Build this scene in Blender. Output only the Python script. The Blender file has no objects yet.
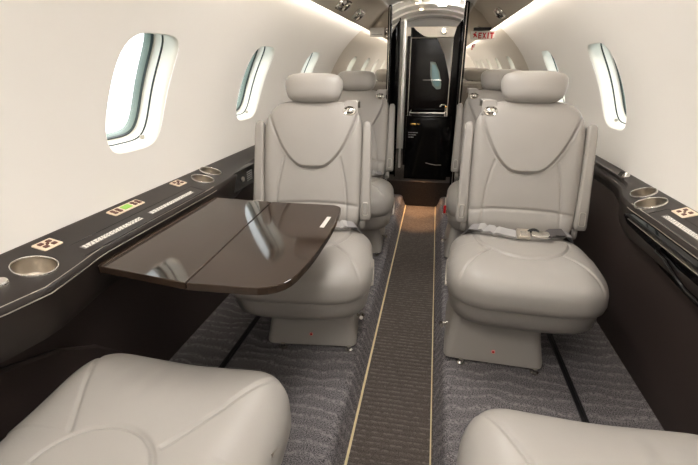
import bpy, bmesh, math, random
import numpy as np
from mathutils import Matrix, Vector
random.seed(7)
C = bpy.context.scene.collection
CX = -0.09          # cabin centre line
ZC, RC = 0.686, 0.905   # centre and radius of the fuselage lining
Y0, Y1 = -1.5, 3.9  # rear end of the cabin, mirrored divider
PI = math.pi

# ------------------------------------------------------------------ materials
def lin(c):
    return tuple(((v/255/12.92) if v/255 <= .04045 else ((v/255+.055)/1.055)**2.4) for v in c) + (1.0,)
def mat(name, rgb, rough=.5, metal=0., coat=0., spec=.5, bump=None, vary=None, emit=None, sheen=0, aniso=0):
    m = bpy.data.materials.new(name); m.use_nodes = True
    nt = m.node_tree; b = nt.nodes['Principled BSDF']
    b.inputs['Base Color'].default_value = lin(rgb)
    b.inputs['Roughness'].default_value = rough
    b.inputs['Metallic'].default_value = metal
    b.inputs['Coat Weight'].default_value = coat
    b.inputs['Coat Roughness'].default_value = .03
    b.inputs['Specular IOR Level'].default_value = spec
    if sheen: b.inputs['Sheen Weight'].default_value = sheen
    if emit:
        b.inputs['Emission Color'].default_value = lin(emit[0]); b.inputs['Emission Strength'].default_value = emit[1]
    tc = nt.nodes.new('ShaderNodeTexCoord')
    if vary:       # (scale, amount, second colour)
        n = nt.nodes.new('ShaderNodeTexNoise'); n.inputs['Scale'].default_value = vary[0]; n.inputs['Detail'].default_value = 4
        nt.links.new(tc.outputs['Object'], n.inputs['Vector'])
        mx = nt.nodes.new('ShaderNodeMix'); mx.data_type = 'RGBA'
        mr = nt.nodes.new('ShaderNodeMapRange'); mr.inputs[1].default_value = .35; mr.inputs[2].default_value = .65
        mr.inputs[3].default_value = 0; mr.inputs[4].default_value = vary[1]
        nt.links.new(n.outputs['Fac'], mr.inputs[0]); nt.links.new(mr.outputs[0], mx.inputs[0])
        mx.inputs[6].default_value = lin(rgb); mx.inputs[7].default_value = lin(vary[2])
        nt.links.new(mx.outputs[2], b.inputs['Base Color'])
    if bump:       # list of (scale, strength, distance)
        prev = None
        for sc, st, di in bump:
            n = nt.nodes.new('ShaderNodeTexNoise'); n.inputs['Scale'].default_value = sc; n.inputs['Detail'].default_value = 3
            nt.links.new(tc.outputs['Object'], n.inputs['Vector'])
            bp = nt.nodes.new('ShaderNodeBump'); bp.inputs['Strength'].default_value = st; bp.inputs['Distance'].default_value = di
            nt.links.new(n.outputs['Fac'], bp.inputs['Height'])
            if prev: nt.links.new(prev.outputs[0], bp.inputs['Normal'])
            prev = bp
        nt.links.new(prev.outputs[0], b.inputs['Normal'])
    return m

def carpet(name, base, fleck, stripe, freq, amp, stripe_amt):
    m = bpy.data.materials.new(name); m.use_nodes = True
    nt = m.node_tree; b = nt.nodes['Principled BSDF']; b.inputs['Roughness'].default_value = .95
    b.inputs['Specular IOR Level'].default_value = .1
    L = nt.links.new; N = nt.nodes.new
    tc = N('ShaderNodeTexCoord')
    mp = N('ShaderNodeMapping'); mp.inputs['Scale'].default_value = (1, 1, 1); L(tc.outputs['Object'], mp.inputs[0])
    w = N('ShaderNodeTexWave'); w.wave_type = 'BANDS'; w.bands_direction = 'Y'; w.inputs['Scale'].default_value = freq
    w.inputs['Distortion'].default_value = amp; w.inputs['Detail'].default_value = 2; w.inputs['Detail Scale'].default_value = .8
    L(mp.outputs[0], w.inputs['Vector'])
    mr = N('ShaderNodeMapRange'); mr.inputs[1].default_value = .55; mr.inputs[2].default_value = 1; mr.inputs[4].default_value = stripe_amt
    L(w.outputs['Fac'], mr.inputs[0])
    # yarn flecks, finer across than along
    mp2 = N('ShaderNodeMapping'); mp2.inputs['Scale'].default_value = (1.0, 1.6, 1); L(tc.outputs['Object'], mp2.inputs[0])
    n = N('ShaderNodeTexNoise'); n.inputs['Scale'].default_value = 230; n.inputs['Detail'].default_value = 3; L(mp2.outputs[0], n.inputs['Vector'])
    r2 = N('ShaderNodeMapRange'); r2.inputs[1].default_value = .36; r2.inputs[2].default_value = .66; L(n.outputs['Fac'], r2.inputs[0])
    m1 = N('ShaderNodeMix'); m1.data_type = 'RGBA'; m1.inputs[6].default_value = lin(base); m1.inputs[7].default_value = lin(fleck); L(r2.outputs[0], m1.inputs[0])
    br = N('ShaderNodeTexNoise'); br.inputs['Scale'].default_value = 75; L(tc.outputs['Object'], br.inputs['Vector'])
    rb = N('ShaderNodeMapRange'); rb.inputs[1].default_value = .42; rb.inputs[2].default_value = .58; L(br.outputs['Fac'], rb.inputs[0])
    mu = N('ShaderNodeMath'); mu.operation = 'MULTIPLY'; L(mr.outputs[0], mu.inputs[0]); L(rb.outputs[0], mu.inputs[1])
    m2 = N('ShaderNodeMix'); m2.data_type = 'RGBA'; m2.inputs[7].default_value = lin(stripe); L(mu.outputs[0], m2.inputs[0]); L(m1.outputs[2], m2.inputs[6])
    L(m2.outputs[2], b.inputs['Base Color'])
    bp = N('ShaderNodeBump'); bp.inputs['Strength'].default_value = .8; bp.inputs['Distance'].default_value = .004
    ad = N('ShaderNodeMath'); ad.operation = 'ADD'; L(n.outputs['Fac'], ad.inputs[0]); L(w.outputs['Fac'], ad.inputs[1])
    L(ad.outputs[0], bp.inputs['Height']); L(bp.outputs[0], b.inputs['Normal'])
    return m

M = {}
M['leather'] = mat('grey leather', (160,155,149), .40, spec=.5, bump=[(420,.12,.002),(22,.12,.006)], vary=(9,.25,(153,148,141)))
M['leather2'] = mat('grey leather plain', (156,151,145), .43, spec=.4, bump=[(420,.12,.002)])
M['shell'] = mat('grey moulded trim', (142,137,131), .5, bump=[(500,.08,.002)])
M['wall'] = mat('cream wall lining', (240,236,230), .75, spec=.25, bump=[(300,.12,.002)], vary=(3,.3,(237,232,225)))
M['reveal'] = mat('cream window surround', (243,240,230), .5, spec=.4)
M['psu'] = mat('tan headliner', (216,206,190), .7, spec=.25, bump=[(260,.1,.002)])
M['ceil'] = mat('cream ceiling', (234,230,224), .5, spec=.4)
M['glossy_ceiling'] = mat('satin vestibule ceiling', (235,230,222), .25, spec=.6)
M['console'] = mat('dark brown satin laminate', (38,32,29), .36, spec=.3, vary=(30,.5,(45,38,34)))
M['console_edge'] = mat('black gloss edge', (16,13,13), .12, spec=.4)
M['wood'] = mat('dark glossy veneer', (48,37,30), .07, spec=.32, vary=(14,.6,(60,48,39)))
M['brown'] = mat('dark brown leather panel', (56,46,43), .55, spec=.35, bump=[(350,.15,.002)])
M['black'] = mat('black gloss lacquer', (5,4,5), .06, spec=.3)
M['darkbrown'] = mat('dark brown lacquer', (18,14,12), .15, spec=.3)
M['chrome'] = mat('polished chrome', (225,222,216), .12, metal=1.)
M['steel'] = mat('brushed steel', (205,198,188), .3, metal=1.)
M['mirror'] = mat('mirror', (225,220,212), .015, metal=1.)
M['cream_plate'] = mat('cream plastic plate', (226,208,184), .4)
M['button'] = mat('brown switch', (92,52,40), .4)
M['lcd'] = mat('green display', (120,160,60), .3, emit=((120,175,60),.35))
M['gasket'] = mat('dark window seal', (38,48,46), .35)
M['gasket2'] = mat('green grey window ring', (120,132,124), .35)
M['webbing'] = mat('silver grey webbing', (130,127,127), .5, spec=.6, bump=[(300,.5,.002)])
M['dark_webbing'] = mat('dark grey webbing', (84,80,80), .55, bump=[(300,.5,.002)])
M['sleeve'] = mat('pale belt sleeve', (160,157,155), .38)
M['rubber'] = mat('black rubber', (14,13,13), .6)
M['red'] = mat('red plastic', (200,22,30), .4)
M['pink'] = mat('pink sticker', (222,150,140), .5)
M['white'] = mat('white placard', (236,232,224), .5)
M['grey_text'] = mat('silver print', (190,190,190), .5)
M['brass'] = mat('brass', (210,170,95), .25, metal=1.)
M['track'] = mat('seat track', (36,34,36), .45, metal=.3)
M['carpet'] = carpet('heather carpet', (50,47,49), (150,145,146), (176,171,169), 6.2, 8.0, .42)
M['aisle'] = carpet('aisle carpet', (66,60,57), (104,96,90), (134,126,118), 13, .8, .5)
M['riser'] = carpet('riser carpet', (44,38,35), (66,58,52), (84,76,70), 13, .8, .3)
M['path'] = mat('floor path light', (200,184,146), .5, emit=((255,225,165),.04))
M['strip'] = mat('wash light tube', (255,250,240), .5, emit=((255,248,240),6.8))
M['lamp'] = mat('lamp diffuser', (255,250,240), .5, emit=((255,250,245),14.0))
M['warm_lamp'] = mat('warm step lamp', (255,200,130), .5, emit=((255,170,90),14.0))
M['spot'] = mat('small reading lamp', (255,240,210), .4, emit=((255,225,180),6.0))
def glass():
    m = bpy.data.materials.new('window glass'); m.use_nodes = True; nt = m.node_tree
    nt.nodes.remove(nt.nodes['Principled BSDF']); out = nt.nodes['Material Output']
    t = nt.nodes.new('ShaderNodeBsdfTransparent'); t.inputs[0].default_value = (.95,.97,.96,1)
    g = nt.nodes.new('ShaderNodeBsdfGlossy'); g.inputs['Roughness'].default_value = .02
    lw = nt.nodes.new('ShaderNodeLayerWeight'); pw = nt.nodes.new('ShaderNodeMath'); pw.operation = 'POWER'; pw.inputs[1].default_value = 5
    f = nt.nodes.new('ShaderNodeMath'); f.operation = 'MULTIPLY_ADD'; f.inputs[1].default_value = .9; f.inputs[2].default_value = .05
    nt.links.new(lw.outputs['Facing'], pw.inputs[0]); nt.links.new(pw.outputs[0], f.inputs[0])
    mx = nt.nodes.new('ShaderNodeMixShader')
    nt.links.new(f.outputs[0], mx.inputs[0]); nt.links.new(t.outputs[0], mx.inputs[1]); nt.links.new(g.outputs[0], mx.inputs[2])
    nt.links.new(mx.outputs[0], out.inputs[0]); return m
M['glass'] = glass()

# ------------------------------------------------------------------ mesh helpers
class MB:
    def __init__(s): s.v = []; s.f = []
    def add(s, v, f, mtx=None):
        o = len(s.v)
        if mtx is not None: v = [tuple(mtx @ Vector(p)) for p in v]
        s.v += [tuple(p) for p in v]; s.f += [tuple(i+o for i in q) for q in f]; return s
    def build(s, name, m, parent=None, ang=40, smooth=True):
        me = bpy.data.meshes.new(name); me.from_pydata([tuple(map(float, p)) for p in s.v], [], s.f)
        bm = bmesh.new(); bm.from_mesh(me); bmesh.ops.remove_doubles(bm, verts=bm.verts, dist=1e-6)
        bmesh.ops.recalc_face_normals(bm, faces=bm.faces); bm.to_mesh(me); bm.free()
        if smooth:
            me.polygons.foreach_set('use_smooth', [True]*len(me.polygons)); me.set_sharp_from_angle(angle=math.radians(ang))
        me.materials.append(m if not isinstance(m, str) else M[m])
        o = bpy.data.objects.new(name, me); C.objects.link(o)
        if smooth and len(me.polygons) < 500:
            wn = o.modifiers.new('weighted', 'WEIGHTED_NORMAL'); wn.keep_sharp = True; wn.weight = 100
        if parent: o.parent = parent
        return o
def tag(o, label=None, cat=None, group=None, kind=None):
    if label: o['label'] = label
    if cat: o['category'] = cat
    if group: o['group'] = group
    if kind: o['kind'] = kind
    return o
def empty(name, loc=(0,0,0), rz=0):
    o = bpy.data.objects.new(name, None); C.objects.link(o); o.location = loc; o.rotation_euler = (0,0,rz)
    o.empty_display_size = .05; return o
def bake_bm(bm):
    v = [tuple(x.co) for x in bm.verts]; bm.verts.index_update(); f = [tuple(y.index for y in x.verts) for x in bm.faces]; bm.free(); return v, f
def box(x0, x1, y0, y1, z0, z1, bev=0, seg=2):
    bm = bmesh.new(); bmesh.ops.create_cube(bm, size=1)
    for v in bm.verts:
        v.co = Vector(((x0+x1)/2+v.co.x*(x1-x0), (y0+y1)/2+v.co.y*(y1-y0), (z0+z1)/2+v.co.z*(z1-z0)))
    if bev: bmesh.ops.bevel(bm, geom=list(bm.edges), offset=bev, segments=seg, profile=.5, affect='EDGES')
    return bake_bm(bm)
def prism(poly, lo, hi, axes='xyz', bev=0, seg=2):
    """poly in the plane of the first two axes, extruded along the third"""
    bm = bmesh.new(); ix = ['xyz'.index(a) for a in axes]
    def P(a, b, c):
        p = [0,0,0]; p[ix[0]] = a; p[ix[1]] = b; p[ix[2]] = c; return p
    b0 = [bm.verts.new(P(a, b, lo)) for a, b in poly]; b1 = [bm.verts.new(P(a, b, hi)) for a, b in poly]
    n = len(poly); fs = [bm.faces.new(b0), bm.faces.new(b1)]
    for i in range(n): bm.faces.new((b0[i], b0[(i+1) % n], b1[(i+1) % n], b1[i]))
    bmesh.ops.recalc_face_normals(bm, faces=bm.faces)
    if bev:
        es = [e for f in fs for e in f.edges]
        bmesh.ops.bevel(bm, geom=es, offset=bev, segments=seg, profile=.5, affect='EDGES')
    return bake_bm(bm)
def loft(rings, cap=True, closed=True):
    v = [p for r in rings for p in r]; n = len(rings[0]); f = []
    for k in range(len(rings)-1):
        for i in range(n if closed else n-1):
            j = (i+1) % n; f.append((k*n+i, k*n+j, (k+1)*n+j, (k+1)*n+i))
    if cap: f.append(tuple(range(n))[::-1]); f.append(tuple((len(rings)-1)*n+i for i in range(n)))
    return v, f
def rrect(cx, cy, hx, hy, r, n=6):
    """rounded rectangle outline"""
    out = []
    for q, (sx, sy) in enumerate(((1,1),(-1,1),(-1,-1),(1,-1))):
        for k in range(n+1):
            a = q*PI/2 + k*PI/2/n
            out.append((cx+sx*(hx-r)+r*math.cos(a), cy+sy*(hy-r)+r*math.sin(a)))
    return out
def tube(pts, r, n=10, cap=True):
    pts = [Vector(p) for p in pts]; rings = []; up = None
    for i, p in enumerate(pts):
        t = (pts[min(i+1, len(pts)-1)]-pts[max(i-1, 0)]).normalized()
        if up is None: up = t.orthogonal().normalized()
        a = (up - t*up.dot(t)).normalized(); up = a; b = t.cross(a)
        rr = r[i] if isinstance(r, (list, tuple)) else r
        rings.append([p + (a*math.cos(q*2*PI/n)+b*math.sin(q*2*PI/n))*rr for q in range(n)])
    return loft(rings, cap)
def lathe(prof, n=28, mtx=None):
    rings = [[(r*math.cos(i*2*PI/n), r*math.sin(i*2*PI/n), z) for i in range(n)] for r, z in prof]
    v, f = loft(rings, cap=True)
    if mtx is not None: v = [tuple(mtx @ Vector(p)) for p in v]
    return v, f
def strap(pts, w, th, side=(0,0,1)):
    """flat webbing along pts; width along `wdir` computed from the path and `side`"""
    pts = [Vector(p) for p in pts]; rings = []; s = Vector(side)
    for i, p in enumerate(pts):
        t = (pts[min(i+1, len(pts)-1)]-pts[max(i-1, 0)]).normalized()
        wd = t.cross(s).normalized(); nn = wd.cross(t).normalized()
        rings.append([p+wd*a*w/2+nn*b*th/2 for a, b in ((-1,-1),(1,-1),(1,1),(-1,1))])
    return loft(rings)
def bez(p0, p1, p2, p3, n=12):
    p0, p1, p2, p3 = map(Vector, (p0, p1, p2, p3)); out = []
    for i in range(n+1):
        t = i/n; out.append(p0*(1-t)**3+p1*3*t*(1-t)**2+p2*3*t*t*(1-t)+p3*t**3)
    return out
def seg_dist(X, Y, line):
    d = np.full(X.shape, 9.)
    for (ax, ay), (bx, by) in zip(line[:-1], line[1:]):
        vx, vy = bx-ax, by-ay; L = vx*vx+vy*vy+1e-12
        t = np.clip(((X-ax)*vx+(Y-ay)*vy)/L, 0, 1); d = np.minimum(d, np.hypot(X-ax-t*vx, Y-ay-t*vy))
    return d
def sstep(e0, e1, x):
    t = np.clip((x-e0)/(e1-e0), 0, 1); return t*t*(3-2*t)
def pillow(F, top, bot, disp=None, NR=46, NT=190, pe=3.2, centre=(0,0)):
    """closed soft pad. F(x,y)<=1 is the outline; top/bot: heights (functions of x,y or numbers)"""
    th = np.linspace(0, 2*PI, NT, endpoint=False); ct, st = np.cos(th), np.sin(th)
    lo = np.zeros(NT); hi = np.full(NT, 1.5)
    for _ in range(40):
        mid = (lo+hi)/2; ins = F(centre[0]+mid*ct, centre[1]+mid*st) <= 1
        lo = np.where(ins, mid, lo); hi = np.where(ins, hi, mid)
    R = lo; v = []; f = []
    def ring(r, sign):
        x = centre[0]+r*R*ct; y = centre[1]+r*R*st
        k = (1-min(r, 1)**pe)**(1/pe)
        H = top if sign > 0 else bot
        h = H(x, y) if callable(H) else H
        z = sign*h*k
        if disp is not None and sign > 0: z = z + disp(x, y)*min(1, k*2.2)
        return np.stack([x, y, np.broadcast_to(z, x.shape)], 1)
    rs = [math.sin((k/NR)*PI/2)*.55+(k/NR)*.45 for k in range(1, NR+1)]
    rings = [ring(r, 1) for r in rs]
    c = ring(1e-4, 1).mean(0)
    v.append(tuple(c))
    for q in rings: v += [tuple(p) for p in q]
    for i in range(NT): f.append((0, 1+i, 1+(i+1) % NT))
    for k in range(NR-1):
        for i in range(NT):
            j = (i+1) % NT; a = 1+k*NT; b = a+NT; f.append((a+i, b+i, b+j, a+j))
    base = len(v); rb = [1-(k/12)**1.6 for k in range(1, 12)]; last = 1+(NR-1)*NT
    for q in rb:
        s = len(v); v += [tuple(p) for p in ring(max(q, .02), -1)]
        for i in range(NT):
            j = (i+1) % NT; f.append((last+i, s+i, s+j, last+j))
        last = s
    f.append(tuple(last+i for i in range(NT)))
    return v, f

# ------------------------------------------------------------------ room shell
def wallpt(s, y, a, r=RC): return (CX+s*r*math.cos(a), y, ZC+r*math.sin(a))
A0 = math.asin((.695-ZC)/RC); A1 = math.acos(.488/RC)
WA, WHA, WHY = math.radians(23.1), math.radians(11.8), .139
def wmap(u, v):   # square to slightly oval rounded opening
    return u, v
def win_outline(n, ky=1., ka=1.):
    """n*4 points around the opening, unit square param -> (dy, da); superellipse"""
    out = []
    for i in range(4*n):
        t = (i-.5*n)/n                       # side parameter
        q = int(math.floor(t)) % 4; w = (t-math.floor(t))*2-1
        sq = ((1, w), (-w, 1), (-1, -w), (w, -1))[q if False else (int((i)//n)) % 4]
        out.append(sq)
    return out
def square_pts(n):
    pts = []
    for k in range(4):
        for i in range(n):
            w = i/n*2-1
            pts.append(((1, w), (-w, 1), (-1, -w), (w, -1))[k])
    return pts
def oval(u, v, e=4.2):
    m = (abs(u)**e+abs(v)**e)**(1/e); return u/m, v/m
def make_wall(s, side, centres):
    mb = MB(); cell = .26; n = 12; sq = square_pts(n)
    ys = sorted(centres); spans = []; cur = Y0
    for c in ys: spans.append((cur, c-cell)); cur = c+cell
    spans.append((cur, Y1))
    for (a, b) in spans:
        if b-a < 1e-4: continue
        ny = max(1, int((b-a)/.1)); rings = []
        for k in range(ny+1):
            y = a+(b-a)*k/ny
            rings.append([wallpt(s, y, A0+(A1-A0)*(i/n)) for i in range(n+1)])
        mb.add(*loft(rings, cap=False, closed=False))
    for c in ys:
        rings = []
        for t in (0, .15, .3, .45, .6, .72, .82, .9, .96, 1):
            r = []
            for (u, v) in sq:
                oy, oa = oval(u, v)
                y = c + (u*cell)*(1-t) + oy*(WHY+.008)*t
                aa = ((A0+A1)/2+v*(A1-A0)/2)*(1-t) + (WA+oa*(WHA+.009))*t
                r.append(wallpt(s, y, aa))
            rings.append(r)
        mb.add(*loft(rings, cap=False))
    w = mb.build('wall_'+side, 'wall', ang=60); tag(w, kind='structure')
    return w
WN = [0]
def make_window(s, c):
    WN[0] += 1; n = 16; sq = square_pts(n)
    def ring(k, dr, sh=0):
        out = []
        for (u, v) in sq:
            oy, oa = oval(u, v)
            out.append(wallpt(s, c+oy*WHY*k, WA+oa*WHA*k, RC+dr))
        return out
    mb = MB(); mb.add(*loft([ring(1.05, .0), ring(1.03,.002), ring(1.005,.008), ring(.995,.022), ring(.985,.045), ring(.97,.075), ring(.94,.084)], cap=False))
    w = mb.build('window_%d' % WN[0], 'reveal', ang=60); tag(w, kind='structure')
    g = MB(); g.add(*loft([ring(.945,.083), ring(.935,.080), ring(.915,.080), ring(.905,.088)], cap=False)); g.build('window_seal', 'gasket', w)
    g = MB(); g.add(*loft([ring(.906,.087), ring(.895,.092), ring(.888,.100), ring(.886,.110)], cap=False)); g.build('window_frame', 'gasket2', w)
    p = MB(); p.add(*loft([ring(.91,.092), ring(.4,.092), ring(.02,.092)], cap=True)); 
    p.f = [q for q in p.f if not (len(q) > 4 and q[-1] < 4*n and q[0] < 4*n)]
    p.build('window_pane', 'glass', w)
    # bead where the two rings of the surround meet
    b = MB(); q = [Vector(p_) for p_ in ring(.983,.052)]; q.append(q[0]); b.add(*tube(q, .0034, 6, cap=False)); b.build('surround_bead', 'gasket', w)
    # shade pull at the bottom corner
    t = MB(); px, py, pz = wallpt(s, c+.085, WA-WHA*.93, RC+.035); t.add(*box(px-.006, px+.006, py-.007, py+.007, pz-.003, pz+.010, .002)); t.build('shade_pull', 'steel', w)
WL = [-.56, .365, 1.287, 2.195, 3.12]
WR = [-.66, .28, 1.22, 2.165, 3.11]
make_wall(-1, 'left', WL); make_wall(1, 'right', WR)
for c in WL: make_window(-1, c)
for c in WR: make_window(1, c)

# lower side walls in dark leather
for s, side in ((-1, 'left'), (1, 'right')):
    prof = [(.905,.70), (.885,.62), (.868,.58), (.866,.50), (.872,.40), (.885,.25), (.900,.10), (.905,-.002)]
    rings = [[(CX+s*h, y, z) for h, z in prof] for y in (Y0, 0, 1, 2, 3, Y1)]
    tag(MB().add(*loft(rings, cap=False, closed=False)).build('wall_lower_'+side, 'brown'), kind='structure')
# arched raised leather panel low on the left wall, beside the near seat
arch = [(.30,.06), (.30,.42), (.36,.47), (.50,.485), (.66,.46), (.80,.41), (.93,.33), (1.02,.24), (1.08,.12), (1.10,.06)]
def arch_panel():
    def shx(z, d): return CX-(.871+(.43-z)*.08-d)
    bm = MB(); n = len(arch)
    outer = [(shx(z, -.02), y, z) for y, z in arch]
    mid = [(shx(z, .012), y, z) for y, z in arch]
    inn = [(shx(z, .018), .70+(y-.70)*.97, .25+(z-.25)*.96) for y, z in arch]
    return bm.add(*loft([outer, mid, inn], cap=False)).add(inn, [tuple(range(n))])
tag(arch_panel().build('trim_1', 'brown'), kind='structure')
# floors
def platform(x_wall, x_edge, sgn):
    # carpet rolls over the edge down into the aisle
    pts = [(x_wall, 0)]
    n = 6
    ex = x_edge; 
    pts += [(x_wall+(ex-x_wall)*.5, 0)]
    for k in range(n+1):
        a = k/n*PI/2
        pts.append((ex + sgn*(.035*math.sin(a)), -.035+.035*math.cos(a)))
    pts += [(ex+sgn*.050, -.075), (ex+sgn*.062, -.105)]
    return pts
for nm, pr in (('floor_left', platform(CX-.93, -.272, 1)), ('floor_right', platform(CX+.93, .132, -1))):
    rings = [[(x, y, z) for x, z in pr] for y in np.linspace(Y0, Y1, 12)]
    tag(MB().add(*loft(rings, cap=False, closed=False)).build(nm, 'carpet'), kind='structure')
tag(MB().add([(-.23,Y0,-.1),(.09,Y0,-.1),(.09,Y1+.02,-.1),(-.23,Y1+.02,-.1)], [(0,1,2,3)]).build('floor', 'aisle'), kind='structure')
# seat tracks and aisle path lights
for x, lab in ((-.762, 'dark metal seat track in the left carpet, under the table side'), (.570, 'dark metal seat track in the right carpet by the side wall')):
    t = empty('seat_track', (x, 1.2, 0)); tag(t, lab, 'track', 'seat tracks')
    for dx in (-.008, .008): MB().add(*box(dx-.0035, dx+.0035, Y0-1.15, Y1-1.25, .0, .006, .001)).build('rail', 'track', t)
    MB().add(*box(-.005, .005, Y0-1.15, Y1-1.25, .0005, .002)).build('groove', 'rubber', t)
for x, lab in ((-.208, 'glowing path light strip along the left edge of the aisle'), (.064, 'glowing path light strip along the right edge of the aisle')):
    tag(MB().add(*box(x-(.004 if x < 0 else .0022), x+(.004 if x < 0 else .0022), Y0+.02, Y1-.01, -.1, -.095)).build('path_light', 'path'), lab, 'light', 'aisle path lights')
# headliner
cp = [(.502,1.398), (.494,1.401), (.45,1.448), (.40,1.505), (.345,1.545), (.335,1.558)]
cc = [(.335,1.558), (.325,1.575), (.26,1.60), (.13,1.622), (0,1.63)]
for s in (-1, 1):
    rings = [[(CX+s*h, y, z) for h, z in cp] for y in np.linspace(Y0, Y1, 6)]
    tag(MB().add(*loft(rings, cap=False, closed=False)).build('ceiling_side_'+('left' if s < 0 else 'right'), 'psu'), kind='structure')
    # light strip between lining and side panel
    st = [(.500,1.4005), (.492,1.428), (.487,1.449)]
    rings = [[(CX+s*h, y, z) for h, z in st] for y in (Y0, Y1)]
    tag(MB().add(*loft(rings, cap=False, closed=False)).build('wash_light', 'strip'),
        'long glowing wash light strip above the %s windows' % ('left' if s < 0 else 'right'), 'light', 'ceiling wash lights')
prof = [(CX-h, z) for h, z in cc]+[(CX+h, z) for h, z in reversed(cc[:-1])]
rings = [[(x, y, z) for x, z in prof] for y in np.linspace(Y0, Y1, 6)]
tag(MB().add(*loft(rings, cap=False, closed=False)).build('ceiling', 'ceil'), kind='structure')
# rear wall of the cabin behind the viewpoint
sec = [(CX-RC*math.cos(a), ZC+RC*math.sin(a)) for a in np.linspace(A0, A1, 10)]
sec = [(CX-.91,-.12)]+sec+prof+[(2*CX-x, z) for x, z in reversed(sec)]+[(CX+.91,-.12)]
MB_ = MB().add([(x, Y0, z) for x, z in sec], [tuple(range(len(sec)))]); tag(MB_.build('wall_back', 'wall'), kind='structure')
# unseen ceiling lamps added over the aisle to light the cabin
for i, y in enumerate((-.9, .35, 1.6)):
    L_ = empty('ceiling_light', (CX, y, 1.632)); tag(L_, 'long aisle ceiling lamp above the seats, number one of a row', 'light', 'aisle ceiling lamps')
    L_['label'] = ['aisle ceiling lamp behind the near seats', 'aisle ceiling lamp above the near seats', 'aisle ceiling lamp above the folding table'][i]
    MB().add(*prism(rrect(0,0,.11,.34,.03), -.016, 0, bev=.003)).build('lamp_bezel', 'ceil', L_)
    MB().add(*prism(rrect(0,0,.09,.32,.025), -.019, -.015, bev=.001)).build('lamp_diffuser', 'lamp', L_)

# ------------------------------------------------------------------ mirrored divider
def divider(s, xe, side):
    root = empty('divider_panel', (xe, Y1, 0))
    pts = [(CX+s*h, z) for h, z in [(.925,-.02), (.925,.60)]]
    pts += [(CX+s*(RC+.02)*math.cos(a), ZC+(RC+.02)*math.sin(a)) for a in np.linspace(A0, A1, 12)]
    pts += [(CX+s*h, z+.012) for h, z in cp[1:]] + [(x, z+.012) for x, z in [(CX+s*h, z) for h, z in cc] if (x-xe)*s > 0]
    # ceiling height at the edge
    hh = abs(xe-CX); zs = np.interp(hh, [h for h, z in reversed(cc)]+[.4], [z for h, z in reversed(cc)]+[1.51])
    pts += [(xe, zs+.012), (xe, -.02)]
    pts = [(x-xe, z) for x, z in pts]
    MB().add(*prism(pts, .0, .03, 'xzy')).build('mirror_panel', 'mirror', root, smooth=False)
    e = MB().add(*prism(rrect(-s*.004, -.002, .014 if s < 0 else .019, .045, .011, 4), -.02, zs, 'xyz')).build('edge_post', 'black', root)
    t = MB().add(*box(-s*.004-.0025, -s*.004+.0025, -.049, -.046, .0, zs-.01)).build('edge_strip', 'steel', root)
    return root
dl = divider(-1, -.413, 'left'); tag(dl, 'mirrored divider panel with black edge post left of the aisle doorway', 'divider')
dr = divider(1, .197, 'right'); tag(dr, 'mirrored divider panel with black edge post right of the aisle doorway', 'divider')
# white blank placard, left
p = MB().add(*box(-.572, -.455, 3.883, 3.892, 1.345, 1.415, .002)).build('placard', 'white'); tag(p, 'small blank white placard high on the left divider', 'sign')
MB().add(*[(lambda v, f: (v, f))(*box(-.560, -.47, 3.8815, 3.8832, 1.362, 1.366))][0]).build('placard_line', 'shell', p)
# EXIT sign, right : pixel-built block letters
ex = empty('exit_sign', (.334, 3.886, 1.347)); tag(ex, 'white sign with red EXIT lettering and running figure on the right divider', 'sign')
MB().add(*box(-.093, .093, -.004, .004, -.031, .031, .002)).build('sign_face', 'white', ex)
MB().add(*box(-.075, .060, -.007, .004, .036, .058, .003)).build('sign_lamp', 'console', ex)
def letter(ch):
    G = {'E': [(0,0,.32,1), (0,0,1,.22), (0,.78,1,1), (0,.39,.85,.61)], 'I': [(.25,0,.75,1)], 'T': [(0,.78,1,1), (.33,0,.67,1)]}
    if ch == 'X':
        return [prism([(0,0),(.28,0),(1,1),(.72,1)], 0, 1, 'xzy'), prism([(1,0),(.72,0),(0,1),(.28,1)], 0, 1, 'xzy')]
    return [box(a, c, 0, 1, b, d) for a, b, c, d in G[ch]]
x = -.036
for ch, w in (('E', .026), ('X', .030), ('I', .018), ('T', .030)):
    mb = MB()
    for v, f in letter(ch): mb.add([(x+p[0]*w, -.0065+p[1]*.002, -.024+p[2]*.044) for p in v], f)
    mb.build('letter', 'red', ex); x += w+.005
mb = MB()
for pl in ([(-.075,.010),(-.063,.018),(-.052,.008),(-.060,.002)], [(-.066,.004),(-.052,.006),(-.044,-.012),(-.052,-.014)], [(-.066,.004),(-.058,.000),(-.068,-.016),(-.075,-.014)], [(-.080,.012),(-.070,.014),(-.060,-.002),(-.064,-.004)]):
    mb.add(*prism(pl, -.0065, -.0045, 'xzy'))
mb.add(*box(-.062, -.052, -.0065, -.0045, .017, .026, .0005)); mb.build('running_figure', 'red', ex)
mk = empty('small_red_mark', (.274, 3.893, 1.262)); tag(mk, 'tiny red letter mark under the EXIT sign', 'sign')  # red reflection in the divider, built as a solid mark
mb = MB().add(*box(-.018, -.010, -.004, .0, -.02, .02)).add(*box(-.010, .008, -.004, .0, .012, .02)).add(*box(-.010, .004, -.004, .0, -.002, .006)); mb.build('letter', 'red', mk)

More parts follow.
